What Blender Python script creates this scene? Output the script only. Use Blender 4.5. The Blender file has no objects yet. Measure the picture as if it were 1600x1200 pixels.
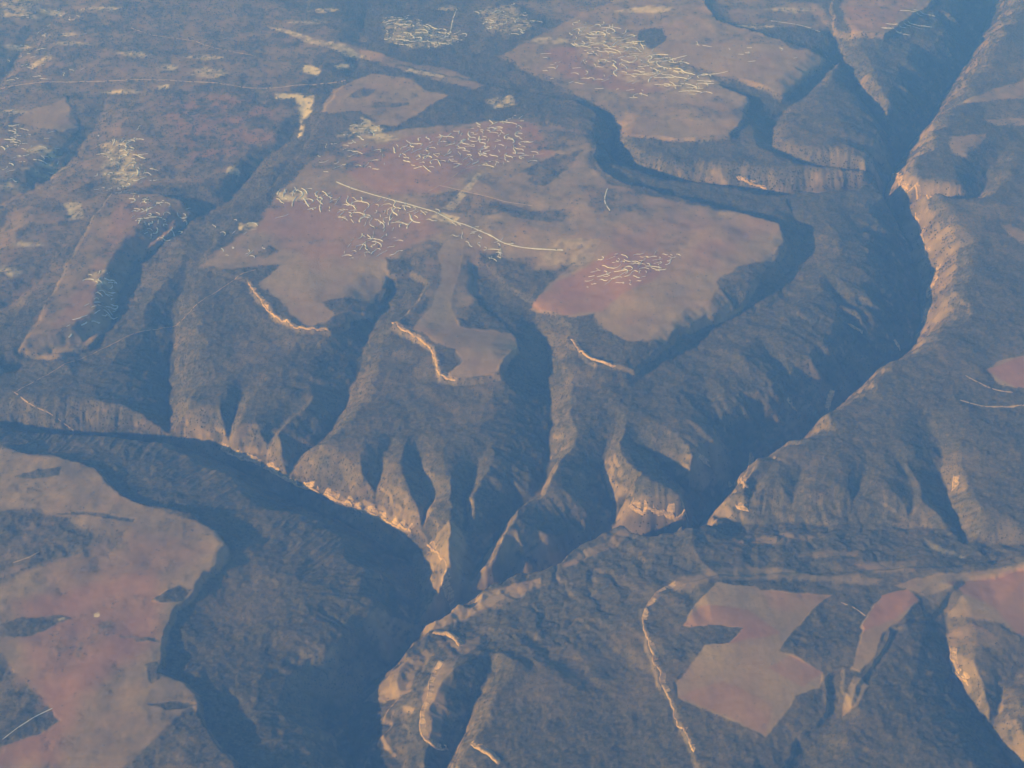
import bpy, math, random
import numpy as np
from mathutils import Vector

random.seed(4)
RNG = np.random.default_rng(11)
R = math.radians
scene = bpy.context.scene
C = scene.collection

# ------------------------------------------------------------------ camera
CAM_H, PITCH, HFOV = 10000.0, 36.0, 40.0
cam_d = bpy.data.cameras.new('camera')
cam = bpy.data.objects.new('camera', cam_d); C.objects.link(cam)
cam.location = (0, 0, CAM_H); cam.rotation_euler = (R(90 - PITCH), 0, 0)
cam_d.sensor_fit = 'HORIZONTAL'; cam_d.angle = R(HFOV)
cam_d.clip_start = 10.0; cam_d.clip_end = 300000.0
scene.camera = cam

# ------------------------------------------------------------------ sky, sun, exposure
SUN_EL = 18.0
TO_SUN = Vector((-0.88, -0.47)).normalized()
w = bpy.data.worlds.new('World'); scene.world = w; w.use_nodes = True
nt = w.node_tree; nt.nodes.clear()
sky = nt.nodes.new('ShaderNodeTexSky'); sky.sky_type = 'NISHITA'; sky.sun_disc = False
sky.sun_elevation = R(SUN_EL)
sky.sun_rotation = math.atan2(TO_SUN.x, TO_SUN.y)
sky.altitude = 400; sky.air_density = 1.0; sky.dust_density = 0.6; sky.ozone_density = 1.0
bg = nt.nodes.new('ShaderNodeBackground'); bg.inputs['Strength'].default_value = 0.07
wo = nt.nodes.new('ShaderNodeOutputWorld')
nt.links.new(sky.outputs[0], bg.inputs['Color']); nt.links.new(bg.outputs[0], wo.inputs['Surface'])
sun_d = bpy.data.lights.new('sun', 'SUN'); sun_d.energy = 5.0; sun_d.angle = R(0.5)
sun_d.color = (1.0, 0.86, 0.70)
sun = bpy.data.objects.new('sun', sun_d); C.objects.link(sun)
sv = Vector((TO_SUN.x * math.cos(R(SUN_EL)), TO_SUN.y * math.cos(R(SUN_EL)), math.sin(R(SUN_EL))))
sun.rotation_euler = sv.to_track_quat('Z', 'Y').to_euler(); sun.location = (0, 0, 12000)
vs = scene.view_settings
vs.view_transform = 'Standard'; vs.look = 'None'; vs.gamma = 1; vs.use_curve_mapping = False
vs.exposure = 0.74
try:
    scene.cycles.use_denoising = True
    scene.cycles.max_bounces = 4
except Exception:
    pass

# haze box numbers (built after the ground)
HAZE_DENSITY = 4.2e-5
HAZE_COLOR = (0.078, 0.250, 1.0)

# ------------------------------------------------------------------ picture -> ground
F = 800.0 / math.tan(R(HFOV / 2))
SP, CP = math.sin(R(PITCH)), math.cos(R(PITCH))
def at(px, py, z=0.0):
    """where a sight line through the survey picture (1600 x 1200) meets the level z"""
    dx, dy = (px - 800.0) / F, (600.0 - py) / F
    vy, vz = CP + dy * SP, -SP + dy * CP
    t = (z - CAM_H) / vz
    return np.array((dx * t, vy * t))
def ats(pts, z=0.0):
    return np.array([at(p[0], p[1], z) for p in pts])

# ------------------------------------------------------------------ noise
def _hash(ix, iy, seed):
    h = (ix.astype(np.int64) * 374761393 + iy.astype(np.int64) * 668265263 + seed * 974634777) & 0xFFFFFFFF
    h = ((h ^ (h >> 13)) * 1274126177) & 0xFFFFFFFF
    return ((h ^ (h >> 16)) & 0xFFFF).astype(np.float32) / 65535.0
def vnoise(x, y, seed=0):
    fx, fy = np.floor(x), np.floor(y)
    tx, ty = (x - fx).astype(np.float32), (y - fy).astype(np.float32)
    ix, iy = fx.astype(np.int64), fy.astype(np.int64)
    tx = tx * tx * tx * (tx * (tx * 6 - 15) + 10); ty = ty * ty * ty * (ty * (ty * 6 - 15) + 10)
    a, b = _hash(ix, iy, seed), _hash(ix + 1, iy, seed)
    c, d = _hash(ix, iy + 1, seed), _hash(ix + 1, iy + 1, seed)
    return (a + (b - a) * tx) * (1 - ty) + (c + (d - c) * tx) * ty
def fbm(x, y, scale, octaves=4, seed=0, gain=0.5):
    out, amp, tot, f = 0.0, 1.0, 0.0, 1.0 / scale
    for o in range(octaves):
        ca, sa = math.cos(0.6 * o + seed), math.sin(0.6 * o + seed)
        out = out + amp * (vnoise((x * ca - y * sa) * f, (x * sa + y * ca) * f, seed * 17 + o) * 2 - 1)
        tot += amp; amp *= gain; f *= 2.03
    return out / tot
def sstep(a, b, x):
    t = np.clip((x - a) / (b - a), 0, 1); return t * t * (3 - 2 * t)

# ------------------------------------------------------------------ survey: rivers, plateaus, cover
# river lines, each point: picture x, picture y, depth below the upland, width of left bank, width of right bank (m, looking along the line)
CANYONS = [
 # the main gorge
 dict(n='main', k=1.55, l=(.42,.83), r=(.55,.72), pts=[(590,1300,280,1300,1100),(560,1190,280,1300,1100),(540,1100,300,1300,1000),(575,1040,340,1200,700),(640,972,410,900,320),(715,918,430,500,320),
   (838,882,450,700,320),(890,850,460,800,340),(950,815,460,800,420),(1020,818,450,450,500),(1085,810,450,350,500),(1104,772,440,900,450),
   (1145,726,440,1000,450),(1195,690,440,1300,480),(1278,637,440,1500,520),(1328,588,430,1600,520),(1388,542,430,1700,520),(1434,500,430,1600,560),
   (1446,445,430,1700,640),(1446,400,430,1700,640),(1426,345,420,1400,560),(1414,312,420,900,300),(1385,283,420,700,380),(1400,240,420,1300,520),
   (1422,204,410,1400,600),(1450,168,400,1500,650),(1480,120,400,1700,650),(1516,68,380,1700,600),(1545,20,370,1700,600),(1560,-30,340,1700,600),(1600,-90,300,1500,500)]),
 # west branch below the lit cliffs
 dict(n='west', k=1.15, l=(.38,.80), r=(.75,.85), pts=[(648,975,420,1000,480),(656,905,420,1400,560),(634,848,430,1500,560),(560,806,430,1500,520),(500,780,420,1400,560),(450,757,400,1200,560),
   (400,728,380,1100,500),(340,700,350,1000,480),(285,678,320,900,420),(215,672,300,800,420),(150,668,260,700,420),(60,660,180,700,400),(-60,645,150,700,400)]),
 dict(n='d', k=0.85, l=(.55,.75), r=(.65,.75), pts=[(262,672,320,800,420),(258,625,300,900,450),(266,560,250,800,450),(272,500,190,700,400),(280,450,90,600,350),(290,400,20,500,300)]),
 dict(n='e', k=0.85, l=(.6,.75), r=(.65,.75), pts=[(445,752,390,420,280),(470,712,330,520,300),(518,672,280,560,320),(540,630,230,600,320),(556,590,190,600,320),(572,540,140,560,350),(590,485,110,520,350),(608,436,40,400,300)]),
 dict(n='e2', k=.75, l=(.6,.75), r=(.65,.75), pts=[(590,812,420,200,200),(586,768,240,240,240),(600,712,120,260,260),(640,660,20,240,240)]),
 dict(n='e3', k=.75, l=(.6,.75), r=(.65,.75), pts=[(662,832,330,160,140),(676,785,240,240,200),(660,732,160,320,260),(650,676,30,260,260)]),
 dict(n='e4', k=.75, l=(.6,.75), r=(.65,.75), pts=[(726,836,300,180,160),(722,784,200,220,200),(745,732,150,280,260),(772,686,30,260,260)]),
 dict(n='e5', k=.75, l=(.6,.75), r=(.65,.75), pts=[(348,705,350,200,160),(356,665,200,220,200),(380,620,90,240,200),(400,580,20,240,200)]),
 dict(n='e6', k=.75, l=(.6,.75), r=(.65,.75), pts=[(412,735,380,200,180),(420,690,220,240,200),(455,650,120,260,200),(490,610,30,240,200)]),
 dict(n='f', k=0.85, l=(.55,.72), r=(.65,.75), pts=[(726,938,470,380,420),(742,885,430,380,420),(764,838,390,480,340),(792,802,340,700,260),(852,748,300,900,240),(862,704,280,900,300),(858,655,250,800,300),
   (854,605,200,700,320),(858,540,180,600,300),(832,494,80,480,420),(795,473,40,400,400),(760,450,30,400,360),(742,412,15,300,300)]),
 dict(n='g', k=1.1, l=(.6,.8), r=(.65,.75), pts=[(915,852,458,1000,300),(962,806,420,1100,260),(948,762,330,800,260),(933,730,240,500,260),(945,690,120,320,260),(962,650,30,260,240)]),
 dict(n='h', l=(.6,.75), r=(.65,.75), pts=[(1096,790,440,450,420),(1072,757,370,600,420),(1036,722,260,600,450),(1006,694,120,450,400),(985,665,20,300,300)]),
 dict(n='k2', k=.6, l=(.6,.75), r=(.65,.75), pts=[(1165,712,430,600,520),(1130,672,300,560,560),(1112,630,170,500,480),(1098,585,30,360,400)]),
 dict(n='k3', k=.6, l=(.6,.75), r=(.65,.75), pts=[(1285,632,430,620,640),(1240,602,310,620,620),(1200,560,170,500,500),(1180,515,30,360,400)]),
 dict(n='k4', k=.6, l=(.6,.75), r=(.65,.75), pts=[(1400,535,430,620,640),(1350,500,320,620,620),(1300,455,170,500,500),(1275,410,30,360,400)]),
 dict(n='i', k=1.2, l=(.6,.8), r=(.7,.85), pts=[(1390,294,420,350,300),(1300,300,330,450,420),(1215,303,300,450,460),(1110,290,270,420,460),(1040,280,240,420,420),(985,264,220,420,380),(955,240,200,360,320),(958,205,120,320,300),(968,190,30,240,240)]),
 dict(n='j', l=(.5,.75), r=(.65,.75), pts=[(1400,212,400,500,420),(1366,168,330,560,420),(1342,138,280,560,420),(1330,108,240,500,420),(1312,86,200,450,400),(1305,60,130,400,380),(1285,30,30,300,300)]),
 dict(n='j2', l=(.5,.75), r=(.65,.75), pts=[(1312,92,190,300,400),(1285,122,150,300,450),(1255,150,130,280,500),(1224,172,120,280,500),(1204,195,110,300,500),(1206,228,110,300,400),(1260,255,160,300,400),(1340,272,320,300,400)]),
 dict(n='k', l=(.6,.75), r=(.65,.75), pts=[(20,575,100,270,700),(84,552,130,270,800),(132,536,150,252,900),(166,508,160,252,900),(190,455,160,252,900),(204,412,160,270,900),(250,370,150,300,900),(300,342,140,336,800),(352,316,120,360,700),
   (380,282,100,336,500),(408,250,90,300,420),(440,226,70,252,360),(465,200,50,360,300),(478,160,15,300,260)]),
 dict(n='l', l=(.6,.75), r=(.65,.75), pts=[(-60,335,140,500,700),(0,318,140,500,700),(56,292,130,520,700),(108,248,120,520,650),(142,204,95,500,560),(163,165,50,420,450),(180,135,10,300,300)]),
 dict(n='l2', l=(.6,.75), r=(.65,.75), pts=[(-30,165,110,700,700),(0,132,110,700,700),(30,92,100,700,700),(40,62,90,650,600),(80,34,80,600,600),(118,8,60,600,600),(150,-20,30,500,500)]),
 dict(n='l3', l=(.6,.75), r=(.65,.75), pts=[(-40,400,110,450,500),(4,352,90,450,500),(20,310,30,350,400)]),
 dict(n='l4', l=(.6,.75), r=(.65,.75), pts=[(-40,510,100,450,500),(8,478,90,450,500),(60,440,60,400,450),(90,390,20,300,300)]),
 dict(n='n1', k=0.75, l=(.6,.75), r=(.65,.75), pts=[(668,1260,420,420,300),(706,1180,330,420,260),(738,1115,270,420,260),(762,1060,190,380,240),(772,1010,120,320,240),(782,965,20,260,240)]),
 dict(n='n3', k=.45, l=(.6,.75), r=(.65,.75), pts=[(1225,1260,220,500,320),(1262,1180,190,460,280),(1300,1132,160,420,260),(1311,1096,110,360,240),(1298,1062,20,260,220)]),
 dict(n='n4', k=0.75, l=(.55,.8), r=(.65,.75), pts=[(1625,1240,340,700,260),(1582,1194,310,750,240),(1543,1140,280,800,220),(1508,1098,260,800,220),(1486,1052,220,650,220),(1478,1000,160,460,200),(1478,955,80,340,200),(1490,915,15,260,200)]),
 dict(n='n5', k=0.75, l=(.6,.75), r=(.65,.75), pts=[(1545,1140,280,300,220),(1562,1090,200,300,220),(1592,1048,150,300,220),(1640,1010,80,260,220)]),
 dict(n='q', l=(.6,.75), r=(.65,.75), pts=[(1510,845,210,420,260),(1482,790,190,460,240),(1470,745,160,460,220),(1464,702,100,380,220),(1452,655,20,280,220)]),
 dict(n='r', k=1.0, gr=.15, l=(.6,.75), r=(.7,.8), pts=[(1104,800,440,250,700),(1150,812,260,420,1300),(1250,814,170,480,1600),(1350,814,150,480,1600),(1440,818,150,420,1400),(1510,845,140,360,1000),(1600,850,120,330,500),(1680,860,60,300,400)]),
 dict(n='s', l=(.6,.75), r=(.65,.75), pts=[(1428,320,420,200,160),(1480,316,300,260,220),(1520,312,250,450,300),(1535,292,220,560,340),(1552,256,150,500,340),(1580,220,60,400,300),(1620,200,20,300,300)]),
 # low bench on the near side of the meeting of the gorges
 dict(n='bench', l=(.5,.5), r=(.3,.35), flat=120, gl=.3, gr=.2, pts=[(600,1085,200,500,420),(645,1030,230,500,420),(690,985,230,600,1000),(760,950,220,600,1700),(850,910,210,600,2000),(930,870,190,600,2000),(1015,832,160,500,1700),(1090,815,90,300,1000)]),
 # hollow under the south-east rim of the central flat
 dict(n='hollow', l=(.6,.75), r=(.4,.5), pts=[(985,615,20,300,500),(1012,590,100,320,700),(1062,552,130,340,800),(1122,512,140,360,800),(1192,470,150,380,900),(1240,422,150,380,900),(1256,372,130,380,800),(1240,335,60,300,600)]),
 dict(n='rib', k=.6, l=(.6,.75), r=(.6,.75), pts=[(1235,816,190,200,180),(1240,775,120,200,180),(1255,738,60,180,160),(1275,708,10,160,160)]),
 dict(n='rib', k=.6, l=(.6,.75), r=(.6,.75), pts=[(1330,816,170,200,180),(1335,772,110,200,180),(1350,735,60,180,160),(1365,700,10,160,160)]),
 dict(n='rib', k=.6, l=(.6,.75), r=(.6,.75), pts=[(1420,820,190,200,180),(1424,775,110,200,180),(1412,735,60,180,160),(1392,700,10,160,160)]),
 dict(n='rib', k=.6, l=(.6,.75), r=(.6,.75), pts=[(1168,812,280,160,160),(1175,775,150,180,160),(1192,742,60,160,160),(1215,715,10,160,160)]),
 dict(n='t', l=(.6,.75), r=(.65,.75), pts=[(560,110,70,400,400),(562,60,60,400,400),(570,20,40,400,400),(580,-20,20,400,400)]),
]
# raised flats: outline in the picture, height, width of the edge slope
PLATEAUS = {
 'west': (115, 70, [(-300,690),(0,693),(50,707),(100,712),(145,725),(165,748),(190,772),(230,785),(300,805),(340,822),(355,850),(340,875),(310,905),(280,945),(262,975),(255,1010),(252,1050),(285,1062),(310,1080),(310,1110),(318,1135),(350,1165),(372,1200),(380,1320),(-400,1320)]),
 'central': (130, 80, [(385,432),(400,458),(430,490),(468,510),(515,516),(545,490),(575,482),(598,452),(606,425),(640,420),(668,432),(650,470),(612,505),(640,520),(676,542),(682,562),(688,588),(715,594),(778,588),(792,560),(806,540),(812,512),
   (790,500),(765,470),(735,440),(738,400),(760,400),(790,430),(820,455),(880,484),(893,495),(888,532),(930,567),(992,572),(1020,545),(1060,510),(1110,485),(1160,464),(1185,430),(1215,405),(1228,375),(1218,348),(1160,332),(1080,312),(1040,300),(985,288),(948,268),(930,242),(936,208),(958,190),
   (900,150),(760,120),(620,90),(540,110),(500,170),(472,222),(430,270),(350,335),(310,402)]),
 'ridge': (90, 60, [(28,537),(58,490),(88,430),(108,390),(170,300),(250,300),(300,318),(250,358),(205,392),(180,430),(170,480),(132,528),(80,545)]),
 'north': (110, 80, [(780,80),(900,20),(1000,-20),(1080,-30),(1120,30),(1220,60),(1295,80),(1222,142),(1150,120),(1120,125),(1170,150),(1165,180),(1140,210),(1060,215),(980,205),(960,170),(880,130)]),
 'northeast': (130, 80, [(1300,0),(1340,-40),(1500,-60),(1455,0),(1420,28),(1380,54),(1330,50),(1305,40)]),
 'farwest': (60, 60, [(-100,300),(0,200),(20,165),(100,145),(125,190),(100,215),(70,240),(30,290),(-20,320)]),
 'field': (52, 60, [(1003,945),(1010,1000),(1030,1060),(1052,1110),(1080,1170),(1110,1230),(1200,1230),(1250,1150),(1290,1110),(1290,1060),(1320,1040),(1330,1100),(1350,1060),(1400,980),(1470,945),(1500,900),(1700,870),(1700,850),(1500,875),(1400,880),(1250,885),(1110,895),(1040,920)]),
}

# where a flat runs into the upland without a scarp: picture x, y, radius (m), what is left of its height
RAMPS = {'central': [(815, 465, 1700, .25), (360, 320, 3300, .2), (600, 110, 4500, .2)], 'ridge': [(60, 440, 2200, .35)], 'north': [(820, 110, 4500, .2)], 'farwest': [(0, 250, 4000, .3)], 'field': [(1250, 890, 1200, .3)]}
def poly_sd(x, y, P):
    """signed distance to a closed outline, negative inside"""
    d2 = np.full(x.shape, 1e18); inside = np.zeros(x.shape, bool)
    n = len(P)
    for i in range(n):
        ax, ay = P[i]; bx, by = P[(i + 1) % n]
        ex, ey = bx - ax, by - ay
        t = np.clip(((x - ax) * ex + (y - ay) * ey) / (ex * ex + ey * ey + 1e-9), 0, 1)
        d2 = np.minimum(d2, (x - ax - t * ex) ** 2 + (y - ay - t * ey) ** 2)
        if ay != by:
            c = ((ay > y) != (by > y)) & (x < ex * (y - ay) / (by - ay) + ax)
            inside ^= c
    d = np.sqrt(d2)
    return np.where(inside, -d, d)

def poly_field(x, y, P, margin):
    """poly_sd on the part of the points near the outline; +margin elsewhere"""
    P = np.asarray(P)
    out = np.full(x.shape, float(margin))
    m = (x > P[:, 0].min() - margin) & (x < P[:, 0].max() + margin) & (y > P[:, 1].min() - margin) & (y < P[:, 1].max() + margin)
    if m.any():
        out[m] = np.minimum(poly_sd(x[m], y[m], P), margin)
    return out

PLAT_W = {k: (h, e, ats(p, h)) for k, (h, e, p) in PLATEAUS.items()}
CAN_W = []
for ci, c in enumerate(CANYONS):
    p = np.array(c['pts'], float)
    xy = np.array([at(a[0], a[1], -a[2] * (0.6 if c['n'] in ('main', 'west', 'f', 'j') else 0.85)) for a in p])
    p[:, 2] *= c.get('k', 1.0)
    CAN_W.append((c, xy, p[:, 2], p[:, 3], p[:, 4], ci))

def terrain(x, y, bare):
    """height, how deep in a gorge wall (0..1), plateau-top amount for arrays of ground points"""
    x = np.asarray(x, float); y = np.asarray(y, float)
    wx = x + 70 * fbm(x, y, 420, 4, 1); wy = y + 70 * fbm(x, y, 420, 4, 2)
    wx2 = x + 55 * fbm(x, y, 240, 4, 3); wy2 = y + 55 * fbm(x, y, 240, 4, 4)
    worn = np.clip(0.75 + 0.9 * fbm(x, y, 700, 3, 41), 0.25, 1.25)
    top = np.zeros(x.shape); zmesa = np.zeros(x.shape)
    for k, (h, e, P) in PLAT_W.items():
        sd = poly_field(wx2, wy2, P, 900)
        a = sstep(e * 0.45, -e * 0.25, sd)
        for rx, ry, rad, mn in RAMPS.get(k, ()):
            q = at(rx, ry, 0); h = h * (mn + (1 - mn) * sstep(rad * 0.45, rad, np.hypot(x - q[0], y - q[1])))
        apron = 0.38 * sstep(380, 0, sd)
        zmesa = np.maximum(zmesa, h * (a * 0.62 * (1 + 0.5 * (worn - 1)) + apron))
        top = np.maximum(top, sstep(e * 0.3, -e, sd))
    dark = np.zeros(x.shape); cut = np.zeros(x.shape); wall = np.zeros(x.shape)
    for c, xy, dep, wl, wr, ci in CAN_W:
        W = max(wl.max(), wr.max()) * 1.5
        m = (wx > xy[:, 0].min() - W) & (wx < xy[:, 0].max() + W) & (wy > xy[:, 1].min() - W) & (wy < xy[:, 1].max() + W)
        if not m.any():
            continue
        X, Y = wx[m], wy[m]
        segs = []; dmin = np.full(X.shape, 1e9); s0 = ci * 5000.0
        for i in range(len(xy) - 1):
            (ax, ay), (bx, by) = xy[i], xy[i + 1]
            ex, ey = bx - ax, by - ay; L = math.hypot(ex, ey)
            t = np.clip(((X - ax) * ex + (Y - ay) * ey) / (L * L), 0, 1)
            d = np.hypot(X - ax - t * ex, Y - ay - t * ey)
            dmin = np.minimum(dmin, d)
            segs.append((d, t, (ex * (Y - ay) - ey * (X - ax)) > 0, s0, L)); s0 += L
        tw = np.zeros(X.shape); aW = np.zeros(X.shape); az = np.zeros(X.shape); an = np.zeros(X.shape); al = np.zeros(X.shape); a3 = np.zeros(X.shape)
        for i, (d, t, left, so, L) in enumerate(segs):
            k = np.nonzero(d < dmin + 420)[0]
            if not len(k): continue
            dk, tk, lk = d[k], t[k], left[k]
            wgt = np.exp(-(dk - dmin[k]) / 90.0)
            s_ = so + tk * L
            n1 = vnoise(s_ / 300.0, np.where(lk, 3.5, 9.5) + dk / 2500, 50 + ci) * 2 - 1
            n2 = vnoise(s_ / 110.0, np.where(lk, 3.5, 9.5) + dk / 900, 90 + ci) * 2 - 1
            Wk = np.where(lk, wl[i] + (wl[i + 1] - wl[i]) * tk, wr[i] + (wr[i + 1] - wr[i]) * tk)
            tw[k] += wgt; aW[k] += wgt * Wk; az[k] += wgt * (dep[i] + (dep[i + 1] - dep[i]) * tk)
            n3 = 1 - 2 * np.abs(vnoise(s_ / 55.0, np.where(lk, 3.5, 9.5) + dk / 420, 130 + ci) * 2 - 1)
            an[k] += wgt * (n1 + 0.45 * n2); al[k] += wgt * lk; a3[k] += wgt * n3
        aW /= tw; bz = az / tw; nn = an / tw; al /= tw
        (ltb, lf), (rtb, rf) = c['l'], c['r']
        tb = ltb * al + rtb * (1 - al); f = lf * al + rf * (1 - al)
        d = np.maximum(dmin - c.get('flat', 15), 0)
        t = np.clip(d / (aW * (1 + 0.34 * nn)), 0, 1)
        z = np.where(t < tb, -1 + f * (t / tb) ** 0.95, -(1 - f) * (1 - (t - tb) / (1 - tb)) ** 1.5)
        # a hard bed stands out as a cliff low on the right bank, a weaker one near its rim
        ta = 0.30 + 0.07 * nn
        bed = np.clip(0.5 + 1.1 * fbm(X, Y, 600, 3, 40), 0, 1)
        z = z + (1 - al) * bed * (0.085 * (sstep(ta, ta + 0.04, t) - t) + 0.05 * (sstep(ta + 0.22, ta + 0.25, t) - t) + 0.04 * (sstep(ta + 0.45, ta + 0.48, t) - t)) * sstep(150, 300, bz) * (t < 1)
        z = z * bz
        mask = 4 * t * (1 - t) * sstep(60, 260, bz)
        z = z + mask * (al * c.get('gl', 1.0) + (1 - al) * c.get('gr', 1.0)) * (24 * nn + 13 * a3 / tw)                                     # side gullies and buttresses
        cu = cut[m]; wl_ = wall[m]
        better = z < cu
        cu[better] = z[better]; wl_[better] = sstep(0.02, 0.12, t)[better]
        cut[m] = cu; wall[m] = wl_
        if c['n'] not in ('bench', 'r'): dark[m] = np.minimum(dark[m], z)
    # strata: steeper and flatter beds on the gorge walls
    q = (cut + 14 * fbm(x, y, 700, 2, 8)) / 62.0
    st = (np.floor(q) + sstep(0.25, 0.75, q - np.floor(q))) * 62.0
    amt = sstep(0, -60, cut) * 0.10
    cut = cut * (1 - amt) + st * amt
    # branching rills on the gorge walls
    rill = np.abs(fbm(x, y, 300, 4, 14, .55))
    cut = cut + sstep(-30, -160, cut) * (58 * np.minimum(rill, .35) - 9)
    rough = 1 - 0.85 * bare
    hills = 42 * fbm(x, y, 1900, 3, 5) * (1 - 0.6 * top) + rough * (22 * fbm(x, y, 520, 4, 6) + 11 * fbm(x, y, 130, 4, 7) + 5 * fbm(x, y, 48, 2, 12))
    rid = 1 - np.abs(fbm(x, y, 900, 4, 9))
    hills = hills + rough * 34 * (rid - 0.8)
    z = zmesa + cut + hills
    return z, wall, top, dark

# ------------------------------------------------------------------ the ground sheet
def spaced(core, lo, hi, n, grow=1.28):
    a = list(core); step = core[1] - core[0]
    s = step
    while a[0] > lo: s *= grow; a.insert(0, a[0] - s)
    s = core[-1] - core[-2]
    while a[-1] < hi: s *= grow; a.append(a[-1] + s)
    return np.array(a)
NU, NV = 1060, 860
us = spaced(np.linspace(-1.18, 1.18, NU), -9, 9, 0)
# rows: the angle below the horizon falls evenly, so far rows lie further apart
ang = np.linspace(R(PITCH + 18.5), R(PITCH - 17.2), NV)
ys = CAM_H / np.tan(ang)
ys = spaced(ys, -30000, 80000, 0)
half = np.tan(R(HFOV / 2)) * (np.maximum(ys, 3000) * CP + CAM_H * SP)
GX = us[None, :] * half[:, None]; GY = np.repeat(ys[:, None], len(us), 1)
nr, nc = GX.shape
GX, GY = GX.ravel(), GY.ravel()

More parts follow.
